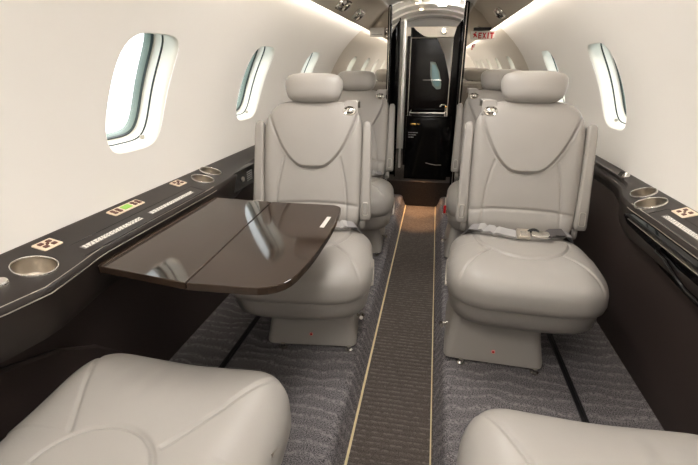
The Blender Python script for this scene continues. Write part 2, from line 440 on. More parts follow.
# ------------------------------------------------------------------ vestibule beyond the divider
VZ = .13
tag(MB().add(*box(-.75, .60, 3.905, 5.6, VZ-.02, VZ)).build('floor_vestibule', 'aisle'), kind='structure')
tag(MB().add(*box(-.40, .19, 3.892, 3.904, -.12, VZ)).build('trim_2', 'riser'), kind='structure')     # riser
tag(MB().add(*box(-.72, -.70, 3.93, 5.6, .0, 1.75)).build('wall_vestibule_left', 'wall'), kind='structure')
tag(MB().add(*box(.50, .52, 3.93, 5.6, .0, 1.75)).build('wall_vestibule_right', 'wall'), kind='structure')
tag(MB().add(*box(-.72, .52, 5.58, 5.6, .0, 1.75)).build('wall_vestibule_back', 'wall'), kind='structure')
# arched ceiling in steps
vp = []
for k in range(17):
    a = -1+k/8; vp.append((a*.62, 1.66-.30*abs(a)**2.6))
mb = MB(); rings = []; y = 3.93; dz = .03
for k in range(5):
    rings.append([(CX+x, y, z+dz) for x, z in vp]); y += .29
    rings.append([(CX+x, y, z+dz) for x, z in vp]); rings.append([(CX+x, y, z+dz-.018) for x, z in vp]); dz -= .018; y += .012
mb.add(*loft(rings, cap=False, closed=False)); tag(mb.build('ceiling_vestibule', 'glossy_ceiling', ang=30), kind='structure')
tag(MB().add(*box(-.72, .52, 3.93, 5.6, 1.76, 1.78)).build('ceiling_vestibule_cap', 'ceil'), kind='structure')
for i, (x, y, z) in enumerate(((-.25, 4.10, 1.672), (-.22, 4.45, 1.66), (-.20, 4.78, 1.645))):
    t = empty('ceiling_downlight', (x, y, z)); tag(t, ['nearest', 'middle', 'farthest'][i]+' small downlight in the arched doorway ceiling', 'light', 'doorway downlights')
    MB().add(*lathe([(.0,-.004),(.030,-.004),(.036,.0),(.036,.012),(0,.012)])).build('bezel', 'steel', t)
    MB().add(*lathe([(.0,-.008),(.020,-.008),(.020,-.003),(0,-.003)])).build('bulb', 'spot', t)
t = empty('ceiling_light', (.06, 4.35, 1.66)); tag(t, 'bright ceiling lamp beyond the aisle doorway', 'light')
MB().add(*prism(rrect(0,0,.10,.28,.03), -.012, 0)).build('lamp_diffuser', 'lamp', t)
# black panels either side
t = empty('partition_panel', (-.380, 4.15, VZ)); tag(t, 'tall black gloss partition left of the galley cabinet with brass hinge', 'partition')
MB().add(*prism([(-.04,0),(.03,0),(.03,1.36),(.0,1.32),(-.04,1.25)], -.02, .02, 'xzy', bev=.003)).build('panel', 'black', t)
MB().add(*box(-.030, -.012, -.026, -.018, .42, .50, .002)).build('hinge', 'brass', t)
t = MB().add(*box(-.345, -.336, 4.05, 4.10, VZ, 1.50, .003)).build('door_jamb', 'black'); tag(t, 'thin black vertical door jamb beside the galley cabinet', 'door frame')
t = MB().add(*box(-.338, -.316, 4.45, 4.50, VZ, 1.52, .003)).build('door_jamb', 'wall'); tag(t, 'cream vertical door jamb behind the black one', 'door frame')
t = empty('galley_post', (-.285, 4.6, VZ)); tag(t, 'dark polished post standing behind the black galley cabinet', 'post')
MB().add(*box(-.022, .022, -.02, .02, 0, 1.26, .008)).build('post', 'darkbrown', t)
MB().add(*box(.010, .016, -.026, -.018, .4, 1.25)).build('silver_strip', 'steel', t)
t = empty('partition_panel', (.160, 4.15, VZ)); tag(t, 'tall black gloss partition right of the galley cabinet', 'partition')
MB().add(*prism([(-.045,0),(.05,0),(.05,1.40),(-.025,1.30),(-.045,1.22)], -.02, .02, 'xzy', bev=.003)).build('panel', 'black', t)
MB().add(*box(-.053, -.047, -.02, .02, 0, 1.20)).build('edge_strip', 'steel', t)
# galley cabinet
cab = empty('galley_cabinet', (-.052, 4.18, VZ)); tag(cab, 'black gloss half height galley cabinet closing the end of the aisle', 'cabinet')
MB().add(*box(-.195, .195, -.18, .22, 0, .56, .004)).build('carcass', 'black', cab)
d = MB().add(*box(-.185, .185, -.194, -.18, .02, .55, .003)).build('door', 'black', cab)
h = MB().add(*tube([(.0,-.20,.16), (.04,-.207,.152), (.09,-.21,.145), (.14,-.20,.145)], .003)).build('door_handle', 'steel', d)
l = MB().add(*box(-.155, -.105, -.204, -.193, .495, .513, .004)).add(*box(-.10, -.075, -.199, -.193, .500, .508, .002)).build('door_latch', 'brass', d)
tx = MB()
for k, (z, w) in enumerate(((.425,.075), (.405,.07), (.385,.05))):
    xx = -.17
    while xx < -.17+w:
        ww = random.uniform(.004, .012); tx.add(*box(xx, xx+ww, -.1955, -.194, z, z+.008)); xx += ww+.004
tx.build('door_text', 'grey_text', d)
MB().add(*box(-.2, .2, -.19, .22, .56, .575, .004)).build('cabinet_top', 'black', cab)
rl = MB().add(*tube([(-.17,-.15,.575), (-.17,-.15,.598), (.14,-.15,.598), (.14,-.15,.575)], .004)).add(*tube([(-.17,-.15,.598), (-.17,.10,.598)], .004)).build('counter_rail', 'steel', cab)
t = empty('faucet', (.10, 4.30, VZ+.577)); tag(t, 'small chrome faucet on the black galley cabinet', 'tap')
MB().add(*lathe([(.018,0),(.018,.006),(.009,.012),(.009,.045),(0,.045)])).build('stem', 'chrome', t)
MB().add(*tube(bez((0,0,.045), (0,0,.075), (-.05,-.02,.085), (-.055,-.03,.055)), .006)).build('spout', 'chrome', t)
MB().add(*lathe([(.012,.045),(.014,.055),(.006,.062),(0,.062)])).build('knob', 'brass', t)
# dark curved lavatory panel with grab bar and a window reflection built as a pane
lav = empty('galley_backsplash', (0, 5.2, VZ)); tag(lav, 'dark brown curved panel with a small window beyond the galley cabinet', 'panel')
poly = [(-.34,0), (.24,0), (.235,.45), (.193,.55), (.165,.72), (.116,.92), (.06,1.11), (-.031,1.275), (-.34,1.275)]
MB().add(*prism(poly, -.015, .015, 'xzy', bev=.003)).build('panel', 'darkbrown', lav)
wq = [(-.085,1.035), (-.03,1.03), (.02,.93), (.05,.80), (.045,.75), (.0,.745), (-.05,.79), (-.08,.90)]
wp = MB().add(*prism(wq, -.019, -.013, 'xzy', bev=.002)).build('window_ring', 'gasket2', lav)
MB().add(*prism([(.6*(x)-.0, z*.78+.2) if False else (-.015+(x+.015)*.72, .895+(z-.895)*.8) for x, z in wq], -.0215, -.018, 'xzy', bev=.001)).build('window_glass', mat('teal window pane', (120,150,152), .1), wp)
MB().add(*tube([(-.155,-.05,.844), (.044,-.05,.844)], .004)).add(*tube([(-.14,-.05,.844), (-.14,-.01,.844)], .003)).add(*tube([(.03,-.05,.844), (.03,-.01,.844)], .003)).build('grab_bar', 'chrome', lav)
MB().add(*box(-.30, .22, -.06, -.012, .49, .53, .003)).build('shelf', 'black', lav)
sf = empty('soffit', (0, 5.02, 1.38)); tag(sf, 'tan soffit with a small lit lamp beyond the arched doorway ceiling', 'soffit')
MB().add(*box(-.36, .40, -.03, .16, .02, .122, .01)).build('soffit_box', 'psu', sf)
MB().add(*prism([(-.30,.115), (-.275,.115), (-.25,.09), (-.21,.06), (-.16,.03), (-.12,.021), (-.30,.021)], -.036, -.028, 'xzy')).build('dark_corner', 'black', sf)
bm_ = Matrix.Translation((.035, -.031, .075)) @ Matrix.Rotation(PI/2, 4, 'X')
MB().add(*lathe([(0,.0),(.038,.0),(.038,.006),(.026,.010),(0,.010)], mtx=bm_)).build('lamp_bezel', 'steel', sf)
MB().add(*lathe([(0,.008),(.016,.008),(.016,.014),(0,.014)], mtx=bm_)).build('bulb', 'spot', sf)
# unseen warm downlights, assumed for the glow at the end of the aisle
for yy, en, lab in ((3.74, 210, 'warm small downlight over the aisle next to the divider, above the photo'), (3.40, 110, 'warm small downlight over the aisle between the rear seats, above the photo')):
    t = empty('ceiling_downlight', (-.08, yy, 1.628)); tag(t, lab, 'light')
    MB().add(*lathe([(0,-.010),(.030,-.010),(.036,-.006),(.036,.0),(0,.0)])).build('bezel', 'steel', t)
    MB().add(*lathe([(0,-.0125),(.020,-.0125),(.020,-.009),(0,-.009)])).build('bulb', 'spot', t)
    ld = bpy.data.lights.new('aisle_spot', 'SPOT'); ld.energy = en; ld.color = (1,.56,.28); ld.spot_size = math.radians(17); ld.spot_blend = 1.0; ld.shadow_soft_size = .02
    lo_ = bpy.data.objects.new('aisle_spot', ld); C.objects.link(lo_); lo_.location = (-.08, yy, 1.60)

# ------------------------------------------------------------------ gaspers / reading lights
def slope_pt(s, h): 
    z = np.interp(h, [h_ for h_, z_ in reversed(cp)], [z_ for h_, z_ in reversed(cp)]); return CX+s*h, z
for (s, y, h, lab) in ((-1, 3.15, .455, 'chrome air vent and reading lamp set on the left headliner, closest to the divider'),
                    (-1, 2.65, .455, 'chrome vent and lamp set on the left headliner, cut by the photo top'),
                    (1, 3.2, .46, 'chrome air vent and reading lamp set on the right headliner')):
    x, z = slope_pt(s, h); t = empty('air_vent', (x, y, z)); tag(t, lab, 'air vent', 'headliner vent sets')
    t.scale = (1.35, 1.25, 1.35)
    tilt = Matrix.Rotation(s*math.atan2(.145-.01, .17), 4, 'Y') @ Matrix.Rotation(PI, 4, 'X')
    MB().add(*prism(rrect(0,0,.030,.095,.028), -.002, .006, bev=.002), mtx=tilt).build('plate', 'chrome', t)
    MB().add(*lathe([(.024,.0),(.024,.012),(.016,.020),(.016,.010),(0,.010)]), mtx=tilt @ Matrix.Translation((0,.058,0))).build('nozzle', 'chrome', t)
    MB().add(*lathe([(.022,.0),(.022,.010),(.014,.014),(0,.014)]), mtx=tilt @ Matrix.Translation((0,-.058,0))).build('reading_lamp', 'chrome', t)
    MB().add(*lathe([(.010,.0),(.010,.012),(0,.012)]), mtx=tilt).build('vent_button', 'rubber', t)

# ------------------------------------------------------------------ side consoles
def hi_l(y): return float(np.interp(y, [Y0, .42, .60, .70, .82, .90, 1.5, 1.68, 1.85, 2.1, 3.9], [.80,.80,.735,.715,.735,.752,.752,.765,.79,.825,.835]))
def hi_r(y): return float(np.interp(y, [Y0, 1.45, 1.60, 1.72, 1.86, 2.0, 2.3, 3.9], [.79,.79,.785,.80,.845,.862,.862,.862]))
def console(s, hi, name):
    rings = []
    for y in list(np.linspace(Y0+.005, .5, 6))+list(np.linspace(.56, 2.2, 42))+list(np.linspace(2.4, Y1-.005, 8)):
        h = hi(y); bulge = max(0, min(1, (.86-h)/.07))
        lo = .60-.055*bulge
        pr = [(.915,.700), (.903,.701), (.895,.6985), (h+.5*(.895-h),.683), (h+.020,.6685), (h+.006,.665), (h,.658), (h-.001,.650), (h+.001,.642), (h+.006,lo+.03), (h+.018,lo), (.885,lo-.012), (.915,lo-.012)]
        rings.append([(CX+s*hh, y, z) for hh, z in pr])
    v, f = loft(rings)
    return MB().add(v, f)
def topz(h, hi):   # ledge top height
    return .665+(h-hi)/(.895-hi)*.0335 if h > hi else .665
def on_ledge(s, y, h, hi):
    hv = hi(y); z = float(np.interp(h, [hv+.02, hv+.5*(.895-hv), .895], [.6685,.683,.6985]))
    slope = math.atan2(.030, .895-hv-.02)
    return Matrix.Translation((CX+s*h, y, z)) @ Matrix.Rotation(-s*slope, 4, 'Y')
def cup(name, mtx, par, rx=.047, ry=.044, depth=.05):
    n = 40
    def ring(k, z): return [tuple(mtx @ Vector((rx*k*math.cos(i*2*PI/n), ry*k*math.sin(i*2*PI/n), z))) for i in range(n)]
    rim = MB().add(*loft([ring(1.0,-.002), ring(1.0,.003), ring(.97,.006), ring(.93,.006), ring(.90,.003), ring(.895,-.004)], cap=False)).build(name, 'chrome', par)
    rim['label'] = 'brushed steel cup holder'
    return rim
def cup_well(mtx, rim, rx=.047, ry=.044):
    # real recess built as a shallow visible dish standing inside the rim
    n = 40
    def ring(k, z): return [tuple(mtx @ Vector((rx*k*math.cos(i*2*PI/n), ry*k*math.sin(i*2*PI/n), z))) for i in range(n)]
    w = MB().add(*loft([ring(.90,.004), ring(.89,-.002), ring(.86,-.034), ring(.80,-.038), ring(.02,-.038)], cap=False)).add(ring(.02,-.038), [tuple(range(n))])
    w.build('cup_well', 'steel', rim)
cons = {}
cups = {-1: [(.752,.803,.051,.047), (1.585,.830,.048,.044), (1.70,.855,.048,.044)], 1: [(1.575,.836,.050,.047), (1.690,.858,.043,.047)]}
for s, hi, lab in ((-1, hi_l, 'dark brown side ledge under the left windows with cup holders and switch plates'), (1, hi_r, 'dark brown side ledge under the right windows with paired cup holders')):
    root = empty('side_ledge', (0,0,0)); tag(root, lab, 'side ledge'); cons[s] = root
    body = console(s, hi, 'ledge_body').build('ledge_body', 'console', root, ang=35)
    # cut the cup recesses
    bm = bmesh.new()
    cutters = []
    cm = MB()
    for (y, h, rx, ry) in cups[s]:
        mt = on_ledge(s, y, h, hi); n = 32
        def ring(z): return [tuple(mt @ Vector((rx*.93*math.cos(i*2*PI/n), ry*.93*math.sin(i*2*PI/n), z))) for i in range(n)]
        one = MB().add(*loft([ring(-.06), ring(.03)]))
        co = one.build('cutter', 'console', None, smooth=False)
        md = body.modifiers.new('cut', 'BOOLEAN'); md.operation = 'DIFFERENCE'; md.object = co; md.solver = 'EXACT'; cutters.append(co)
    dg = bpy.context.evaluated_depsgraph_get(); me = bpy.data.meshes.new_from_object(body.evaluated_get(dg)); body.modifiers.clear(); body.data = me
    for co in cutters: bpy.data.objects.remove(co)
    for (y, h, rx, ry) in cups[s]:
        mt = on_ledge(s, y, h, hi); rim = cup('cup_holder', mt, root, rx, ry); cup_well(mt, rim, rx, ry)
    # two fine metal lines along the inner edge
    for dz, dh in ((.6655,.010), (.652,-.0022)):
        pts = [(CX+s*(hi(y)+dh), y, dz) for y in np.linspace(-.2, 1.55 if s < 0 else 1.62, 40)]
        MB().add(*tube(pts, .0014, 6)).build('metal_line', 'steel', root)
def switch_plate(s, y, h, hi, ly, lh, par, n=4, lcd=False, yaw=0):
    mt = on_ledge(s, y, h, hi) @ Matrix.Rotation(yaw, 4, 'Z')
    p = MB().add(*prism(rrect(0,0,lh,ly,.004), -.001, .003, bev=.001), mtx=mt).build('switch_plate', 'cream_plate', par)
    spots = [(-.4,-.42), (.4,-.42), (-.4,.42), (.4,.42)] if not lcd else [(-.35,-.80), (.35,-.80), (-.35,-.50), (.35,-.50), (-.35,.50), (.35,.50), (-.35,.80), (.35,.80)]
    for a, b in spots:
        w = .0065
        MB().add(*box(a*lh-w*.8, a*lh+w*.8, b*ly-w, b*ly+w, .002, .0055, .001), mtx=mt).build('button', 'button', p)
    if lcd: MB().add(*box(-lh*.6, lh*.6, -ly*.26, ly*.26, .002, .005, .001), mtx=mt).build('display', 'lcd', p)
    else: MB().add(*lathe([(.004,.002),(.004,.0055),(0,.0055)]), mtx=mt).build('button', 'button', p)
switch_plate(-1, .852, .862, hi_l, .029, .021, cons[-1]); switch_plate(-1, 1.165, .868, hi_l, .072, .018, cons[-1], lcd=True); switch_plate(-1, 1.475, .872, hi_l, .030, .021, cons[-1])
switch_plate(1, 1.445, .876, hi_r, .036, .023, cons[1]); switch_plate(1, .95, .865, hi_r, .072, .018, cons[1], lcd=True)
# printed placards beside the table slots
def placard(s, hi, y0, y1, h, par, w=.016):
    mt = on_ledge(s, (y0+y1)/2, h, hi); L_ = (y1-y0)/2
    fr = MB().add(*prism(rrect(0,0,w*1.9,L_+.02,.006), -.0008, .0012), mtx=mt).build('slot_lid', 'console', par)
    ol = MB().add(*tube([mt @ Vector((a, b, .0012)) for a, b in (lambda q: q+[q[0]])(rrect(0,0,w*1.9,L_+.02,.006))], .0009, 5, cap=False)).build('lid_line', 'console_edge', fr)
    for (a, b) in ((-.92, -.1), (.04, .92)):
        pl = MB().add(*box(-w*.55, w*.55, a*L_, b*L_, .001, .0018), mtx=mt).build('placard', 'grey_text' if False else mat('grey placard', (112,108,106), .4), fr)
        tx = MB()
        for r in (-.3, 0, .3):
            yy = a*L_+.006
            while yy < b*L_-.012:
                ww = random.uniform(.005, .014); tx.add(*box(r*w-.0016, r*w+.0016, yy, yy+ww, .0015, .0024), mtx=mt); yy += ww+.004
        tx.build('placard_print', 'white', pl)
placard(-1, hi_l, .86, 1.46, .792, cons[-1])
placard(1, hi_r, .95, 1.48, .828, cons[1])
# chrome headset knobs
for s, y, h, hi in ((-1, .665, .80, hi_l), (1, 1.93, .887, hi_r)):
    mt = on_ledge(s, y, h, hi)
    k = MB().add(*lathe([(.016,-.002),(.016,.006),(.012,.012),(0,.013)], 24, mt)).build('headset_socket', 'chrome', cons[s])
MB().add(*prism(rrect(0,0,.012,.028,.008), -.001, .002), mtx=on_ledge(1, 1.97, .885, hi_r)).build('socket_plate', 'console_edge', cons[1])
# audio recess on left, behind the table
ar = Matrix.Translation((-.885, 1.88, .62))
MB().add(*prism(rrect(0,0,.15,.045,.02), -.02, .012, 'yzx', bev=.003), mtx=ar).build('audio_panel', 'console_edge', cons[-1]); ar_m = ar; ar = cons[-1].children[-1] if False else bpy.data.objects['audio_panel']
tx = MB()
for r in range(5): tx.add(*box(.0125, .0145, .03, .09, -.022+r*.010, -.018+r*.010), mtx=ar_m)
tx.build('panel_print', 'grey_text', ar)
MB().add(*lathe([(.012,0),(.012,.006),(0,.006)], 20, ar_m @ Matrix.Translation((.012,-.02,0)) @ Matrix.Rotation(PI/2, 4, 'Y'))).build('jack', 'steel', ar)

# right table stowed in its pocket: black gloss front with handle
tpm = Matrix.Translation((CX+.783, 1.1, .646)) @ Matrix.Rotation(-.42, 4, 'Y') @ Matrix.Translation((0,0,-.046))
pts = [(.50,-.018), (.44,-.045), (.30,-.082), (.12,-.105), (-.20,-.115), (-.60,-.115), (-.60,.046), (.47,.046), (.52,.030)]
MB().add(*prism(pts, -.014, .02, 'yzx', bev=.006, seg=3), mtx=tpm).build('table_door', 'black', cons[1]); tp = bpy.data.objects['table_door']; tp['label'] = 'black gloss curved door over the stowed table'
MB().add(*tube([(-.016, y, z) for y, z in ((.47,.030), (.30,.030), (0,.030), (-.5,.030))], .0016, 6), mtx=tpm).build('metal_line', 'steel', tp)
MB().add(*prism([(.20,-.005), (.28,-.02), (.25,-.055), (.12,-.060), (-.02,-.07), (-.02,-.03), (.08,-.03), (.14,-.02)], -.0165, -.012, 'yzx', bev=.001), mtx=tpm).build('handle_recess', 'rubber', tp)
MB().add(*tube([Vector((-.022, y, z)) for y, z in ((.26,.0), (.21,-.008), (.18,-.025), (.155,-.045), (.11,-.058), (.03,-.060), (-.10,-.062))], .005, 8), mtx=tpm).build('pull_handle', 'console_edge', tp)

# ------------------------------------------------------------------ folding table
TZ = .64
tb = empty('folding_table', (0,0,0)); tag(tb, 'dark glossy brown folding table pulled out from the left ledge with two hinged leaves', 'table')
hing0, hing1 = (-.553,.8185), (-.584,1.478)
def round_poly(pts, rads, n=8):
    out = []
    for i, p in enumerate(pts):
        a = Vector(pts[i-1]); b = Vector(p); c = Vector(pts[(i+1) % len(pts)]); r = rads[i]
        if r <= 0: out.append(tuple(b)); continue
        u = (a-b).normalized(); w = (c-b).normalized(); p0 = b+u*r; p1 = b+w*r
        for k in range(n+1):
            t = k/n; q = p0*(1-t)**2+b*2*t*(1-t)+p1*t*t; out.append(tuple(q))
    return out
inner = [(-.945,.868), hing0, hing1, (-.846,1.492), (-.846,.905)]
g = .0016
inb = round_poly([(-.832,.862), (hing0[0]-g, hing0[1]), (hing1[0]-g, hing1[1]), (-.832,1.492)], [.012,0,0,0])
outb = round_poly([(hing0[0]+g, hing0[1]), (-.295,.805), (-.290,1.484), (hing1[0]+g, hing1[1])], [.003,.115,.07,.003], 14)
# outer edge runs slightly inward towards the far side
outb = round_poly([(hing0[0]+g, hing0[1]), (-.318,.826), (-.294,1.0), (-.292,1.25), (-.312,1.486), (hing1[0]+g, hing1[1])], [0,.085,.08,.08,.05,0], 6)
MB().add(*prism(inb, TZ-.020, TZ, bev=.002, seg=2)).build('inboard_leaf', 'wood', tb, smooth=False)
o = MB().add(*prism(outb, TZ-.020, TZ, bev=.002, seg=2)).build('outboard_leaf', 'wood', tb, smooth=False)
mb = MB()
for yy in np.arange(1.245, 1.345, .007): mb.add(*box(-.336, -.322, yy, yy+.0045, TZ-.0002, TZ+.0006))
mb.build('table_placard', 'white', o)
MB().add(*prism([(-.828,.93), (-.50,.93), (-.50,1.40), (-.828,1.40)], TZ-.034, TZ-.020)).build('support_tray', 'console_edge', tb)
for yy in (.95, 1.36): MB().add(*tube([(-.60,yy,TZ-.028), (-.50,yy,TZ-.028)], .004)).build('hinge', 'steel', tb)

# ------------------------------------------------------------------ passenger seats
def U_half(z): return .212*np.clip((z-.680)/.275, 0, 1)**.40
def controls(r, s):
    # controls on the aisle side
    tp_ = MB().add(*prism([(-.115,.300), (-.085,.292), (-.070,.345), (-.080,.385), (-.110,.375)], s*.280-.004, s*.280+.004, 'yzx', bev=.001)).build('control_plate', 'steel', r)
    MB().add(*prism([(-.104,.312), (-.088,.308), (-.080,.345), (-.092,.365)], s*.2845-.0015, s*.2845+.0015, 'yzx')).build('control_slot', 'rubber', tp_)
    hd = MB().add(*tube([(s*.270,.115,.315), (s*.284,.11,.31), (s*.286,.07,.27), (s*.284,.035,.225), (s*.265,.03,.22)], .0055, 10)).build('recline_handle', 'steel', r)
    return r
def make_seat(s, lean_deg=12.5, bs=0.0, near=False, bo=.082):
    """s = side of the aisle in the seat's own frame (+1 or -1); seat faces -Y"""
    r = empty('passenger_seat')
    bx = s*bo
    # plinth
    rings = []
    for z, hx, y0, y1, rr in ((.012,.185,-.190,.22,.03), (.016,.190,-.196,.225,.03), (.035,.190,-.196,.225,.03), (.05,.187,-.190,.222,.03), (.12,.176,-.175,.20,.035), (.19,.168,-.162,.18,.035), (.22,.165,-.16,.18,.035)):
        rings.append([(x, y, z) for x, y in rrect(bx, bs+(y0+y1)/2, hx, (y1-y0)/2, rr, 5)])
    base = MB().add(*loft(rings)).build('base', 'leather2', r, ang=50)
    for dx in (-.12, .16): 
        bo = MB().add(*lathe([(.016,0),(.016,.006),(.009,.010),(.009,.020),(0,.021)], 16, Matrix.Translation((bx+dx, bs-.200, 0)))).build('track_bolt', 'chrome', base)
    d = MB().add(*lathe([(.008,0),(.008,.003),(0,.003)], 16, Matrix.Translation((bx+.0, bs-.188, .065)) @ Matrix.Rotation(PI/2-.05, 4, 'X'))).build('sticker_ring', 'pink', base)
    MB().add(*lathe([(.0045,.002),(.0045,.0045),(0,.0045)], 12, Matrix.Translation((bx, bs-.188, .065)) @ Matrix.Rotation(PI/2-.05, 4, 'X'))).build('red_dot', 'red', d)
    # side lever low on the aisle side
    k = MB().add(*tube([(bx+s*.17,bs-.03,.075), (bx+s*.205,bs-.045,.072)], .006)).add(*tube([(bx+s*.205,bs-.07,.08), (bx+s*.207,bs-.035,.068)], [.009,.011], 12)).build('foot_lever', 'chrome', base)
    # lower shell
    def outline(hx, yf, yb, n=48):
        out = []
        for i in range(n):
            a = 2*PI*i/n; c, sn = math.cos(a), math.sin(a)
            e = 3.8 if sn < 0 else 6; R = (abs(c)**e+abs(sn)**e)**(-1/e)
            cy = .02; out.append((hx*R*c, cy+R*sn*((cy-yf) if sn < 0 else (yb-cy))))
        return out
    rings = []
    for z, hx, yf, yb in ((.185,.20,-.155,.20), (.183,.23,-.20,.22), (.192,.252,-.235,.235), (.215,.268,-.262,.24), (.25,.275,-.272,.24), (.280,.278,-.276,.24), (.296,.270,-.266,.23)):
        rings.append([(x, y, z+ (.018*(y < 0)*(y/.25)**2)) for x, y in outline(hx, yf, yb)])
    shell = MB().add(*loft(rings)).build('seat_shell', 'leather2', r, ang=60)
    # cushion
    ee = 5.0 if near else 4.0; ax_, ay_ = (.122,.125) if near else (.185,.235)
    Fc = lambda x, y: np.where(y < 0.0, np.abs(x/.288)**ee+np.abs(y/.305)**ee, np.abs(x/.282)**6+np.abs(y/.245)**6)
    arc = [(ax_*math.sin(t), .10-ay_*math.cos(t)) for t in np.linspace(-PI/2, PI/2, 30)]
    ray = lambda q: [(q*.10,.0), (q*.13,-.05), (q*.17,-.12), (q*.21,-.20), (q*.26,-.30)] if near else [(q*.128, -.065), (q*.165,-.115), (q*.195,-.16), (q*.225,-.215), (q*.25,-.27)]
    def cush(x, y):
        d = seg_dist(x, y, arc); dr = np.minimum(seg_dist(x, y, ray(1)), seg_dist(x, y, ray(-1)))
        ins = sstep(1.06, .94, (x/ax_)**2+np.where(y < .10, ((y-.10)/ay_)**2, 0))
        z = -.0080*np.exp(-(d/.0042)**2) - .0065*np.exp(-(dr/.0040)**2)
        z += .004*ins + .006*np.exp(-((np.abs(x)-.20)/.06)**2)
        z += -.006*sstep(-.12, -.28, y) - .016*sstep(.0, .22, y)
        if near: z += .014*np.exp(-((np.abs(x)-.235)/.07)**2-((y+.22)/.10)**2) - .006*np.exp(-(x/.09)**2-((y+.26)/.08)**2)
        z += .0016*np.sin((x*.9+y*.5)*95+3*np.sin(y*20))*np.exp(-((y+.17)/.06)**2)*np.exp(-((x+.06*s)/.07)**2)   # creases
        return z
    v, f = pillow(Fc, .129, .058, cush, NR=84, NT=320, pe=3.1)
    MB().add([(x, y, z+.326+.010*(y < 0)*(y/.25)**2) for x, y, z in v], f).build('seat_cushion', 'leather', r, ang=180)
    # backrest, built flat: x across, y up the back, z towards the sitter
    lean = math.radians(lean_deg)
    BM = Matrix.Translation((0, .205, .405)) @ Matrix.Rotation(PI/2-lean, 4, 'X')   # local y -> up the back, local z -> front
    cl = math.cos(math.radians(12.5))
    tc = .285
    Fb = lambda x, y: np.where(y > tc, np.abs(x/.227)**4.4+np.abs((y-tc)/.303)**4.4, np.abs(x/(.227-.01*sstep(.2,0,y)))**8+np.abs((y-tc)/.285)**8)
    zt = lambda t: .405+t*cl
    Uc = [(q*U_half(z), (z-.405)/cl) for q in (-1,) for z in np.linspace(.99, .680, 50)**1] + [(U_half(z), (z-.405)/cl) for z in np.linspace(.680, .99, 50)]
    low = lambda q: [(q*.125, .335), (q*.138,.28), (q*.150,.22), (q*.158,.14), (q*.160,.04)]
    hor = [(-.225,.115), (-.12,.128), (0,.132), (.12,.128), (.225,.115)]
    def back(x, y):
        z = zt(y); d = seg_dist(x, y, Uc); dl = np.minimum(seg_dist(x, y, low(1)), seg_dist(x, y, low(-1)))
        uh = U_half(z); ins = sstep(-.018, .014, uh-np.abs(x))*sstep(.674, .696, z)
        e = -.0090*np.exp(-(d/.0055)**2) - .0050*np.exp(-(dl/.0042)**2)
        e += .014*ins + .014*np.exp(-((np.abs(x)-.205)/.045)**2)*(1-ins)
        e += -.006*np.exp(-(seg_dist(x, y, hor)/.006)**2)*(np.abs(x) < .21) + .010*np.exp(-((y-.06)/.05)**2)
        return e
    v, f = pillow(Fb, .058, .050, back, NR=80, NT=320, pe=3.6, centre=(0, tc))
    MB().add(v, f, BM).build('backrest', 'leather', r, ang=180)
    # back shell behind
    v, f = pillow(lambda x, y: Fb(x/.97, tc+(y-tc)/.97), .03, .035, None, NR=10, NT=80, pe=4, centre=(0, tc))
    MB().add([(x, y, z-.045) for x, y, z in v], f, BM).build('back_shell', 'shell', r, ang=180)
    # headrest
    HMx = BM @ Matrix.Translation((0, .640, .038))
    Fh = lambda x, y: np.abs(x/(.131-.010*sstep(.03,-.06,y)))**4.6+np.abs(y/.064)**3.6
    v, f = pillow(Fh, lambda x, y: .050+0*x, .055, lambda x, y: .006*np.exp(-(x/.09)**2), NR=28, NT=140, pe=2.8)
    hr = MB().add([(x, y+(x/.13)**2*(.002-.07*y*(y < 0)-.04*y*(y > 0))-.002, z) for x, y, z in v], f, HMx).build('headrest', 'leather', r, ang=180)
    for dx in (-.05, .05): MB().add(*tube([BM @ Vector((dx,.55,-.012)), BM @ Vector((dx,.63,-.0))], .006)).build('headrest_post', 'chrome', hr)
    # raised armrests standing along the back
    for q in (-1, 1):
        rings = []
        for t, w, dd in ((.058,.017,.020), (.062,.023,.028), (.078,.0255,.033), (.14,.0245,.036), (.30,.021,.036), (.45,.019,.033), (.482,.017,.028), (.492,.012,.020), (.495,.006,.012)):
            rings.append([BM @ Vector((q*.243+x, t, .030+zz)) for x, zz in rrect(0, 0, w, dd, min(w, dd)*.55, 4)])
        ar_ = MB().add(*loft(rings)).build('armrest', 'leather2', r, ang=60)
        bt = MB().add(*prism(rrect(q*.243, .108, .010, .026, .006), .060, .0685, bev=.002), mtx=BM).build('release_button', 'shell', ar_)
        MB().add(*tube([BM @ Vector((a, b, .0675)) for a, b in (lambda z_: z_+[z_[0]])(rrect(q*.243, .108, .0115, .028, .006))], .0012, 5, cap=False)).build('button_ring', 'steel', ar_)
        # arm pivot
        MB().add(*lathe([(.030,-.012),(.034,0),(.030,.012),(0,.014)], 20, BM @ Matrix.Translation((q*.229,.045,-.0)) @ Matrix.Rotation(PI/2, 4, 'Y'))).build('arm_pivot', 'shell', ar_)
    # shoulder belt guide on the aisle shoulder
    gx = s*.168
    gd = MB().add(*strap([BM @ Vector(p) for p in ((gx-s*.003,.520,.052), (gx+s*.002,.548,.056), (gx+s*.006,.572,.040), (gx+s*.010,.585,.010), (gx+s*.010,.580,-.03))], .052, .006, (1,0,0)) if False else prism(rrect(gx, .552, .030, .034, .014), .034, .052, bev=.005), mtx=BM if True else None).build('belt_guide', 'leather2', r, ang=60)
    MB().add(*lathe([(.029,-.004),(.030,.004),(.026,.011),(.018,.007),(.013,.011),(0,.013)], 24, BM @ Matrix.Translation((gx-s*.006,.538,.052)) @ Matrix.Scale(.72, 4, (0,1,0)))).build('guide_ring', 'chrome', gd)
    pts = [BM @ Vector(p) for p in ((gx+s*.002,.560,.050), (gx+s*.010,.588,.030), (gx+s*.016,.594,.0), (gx+s*.016,.575,-.035))]
    rr_ = []
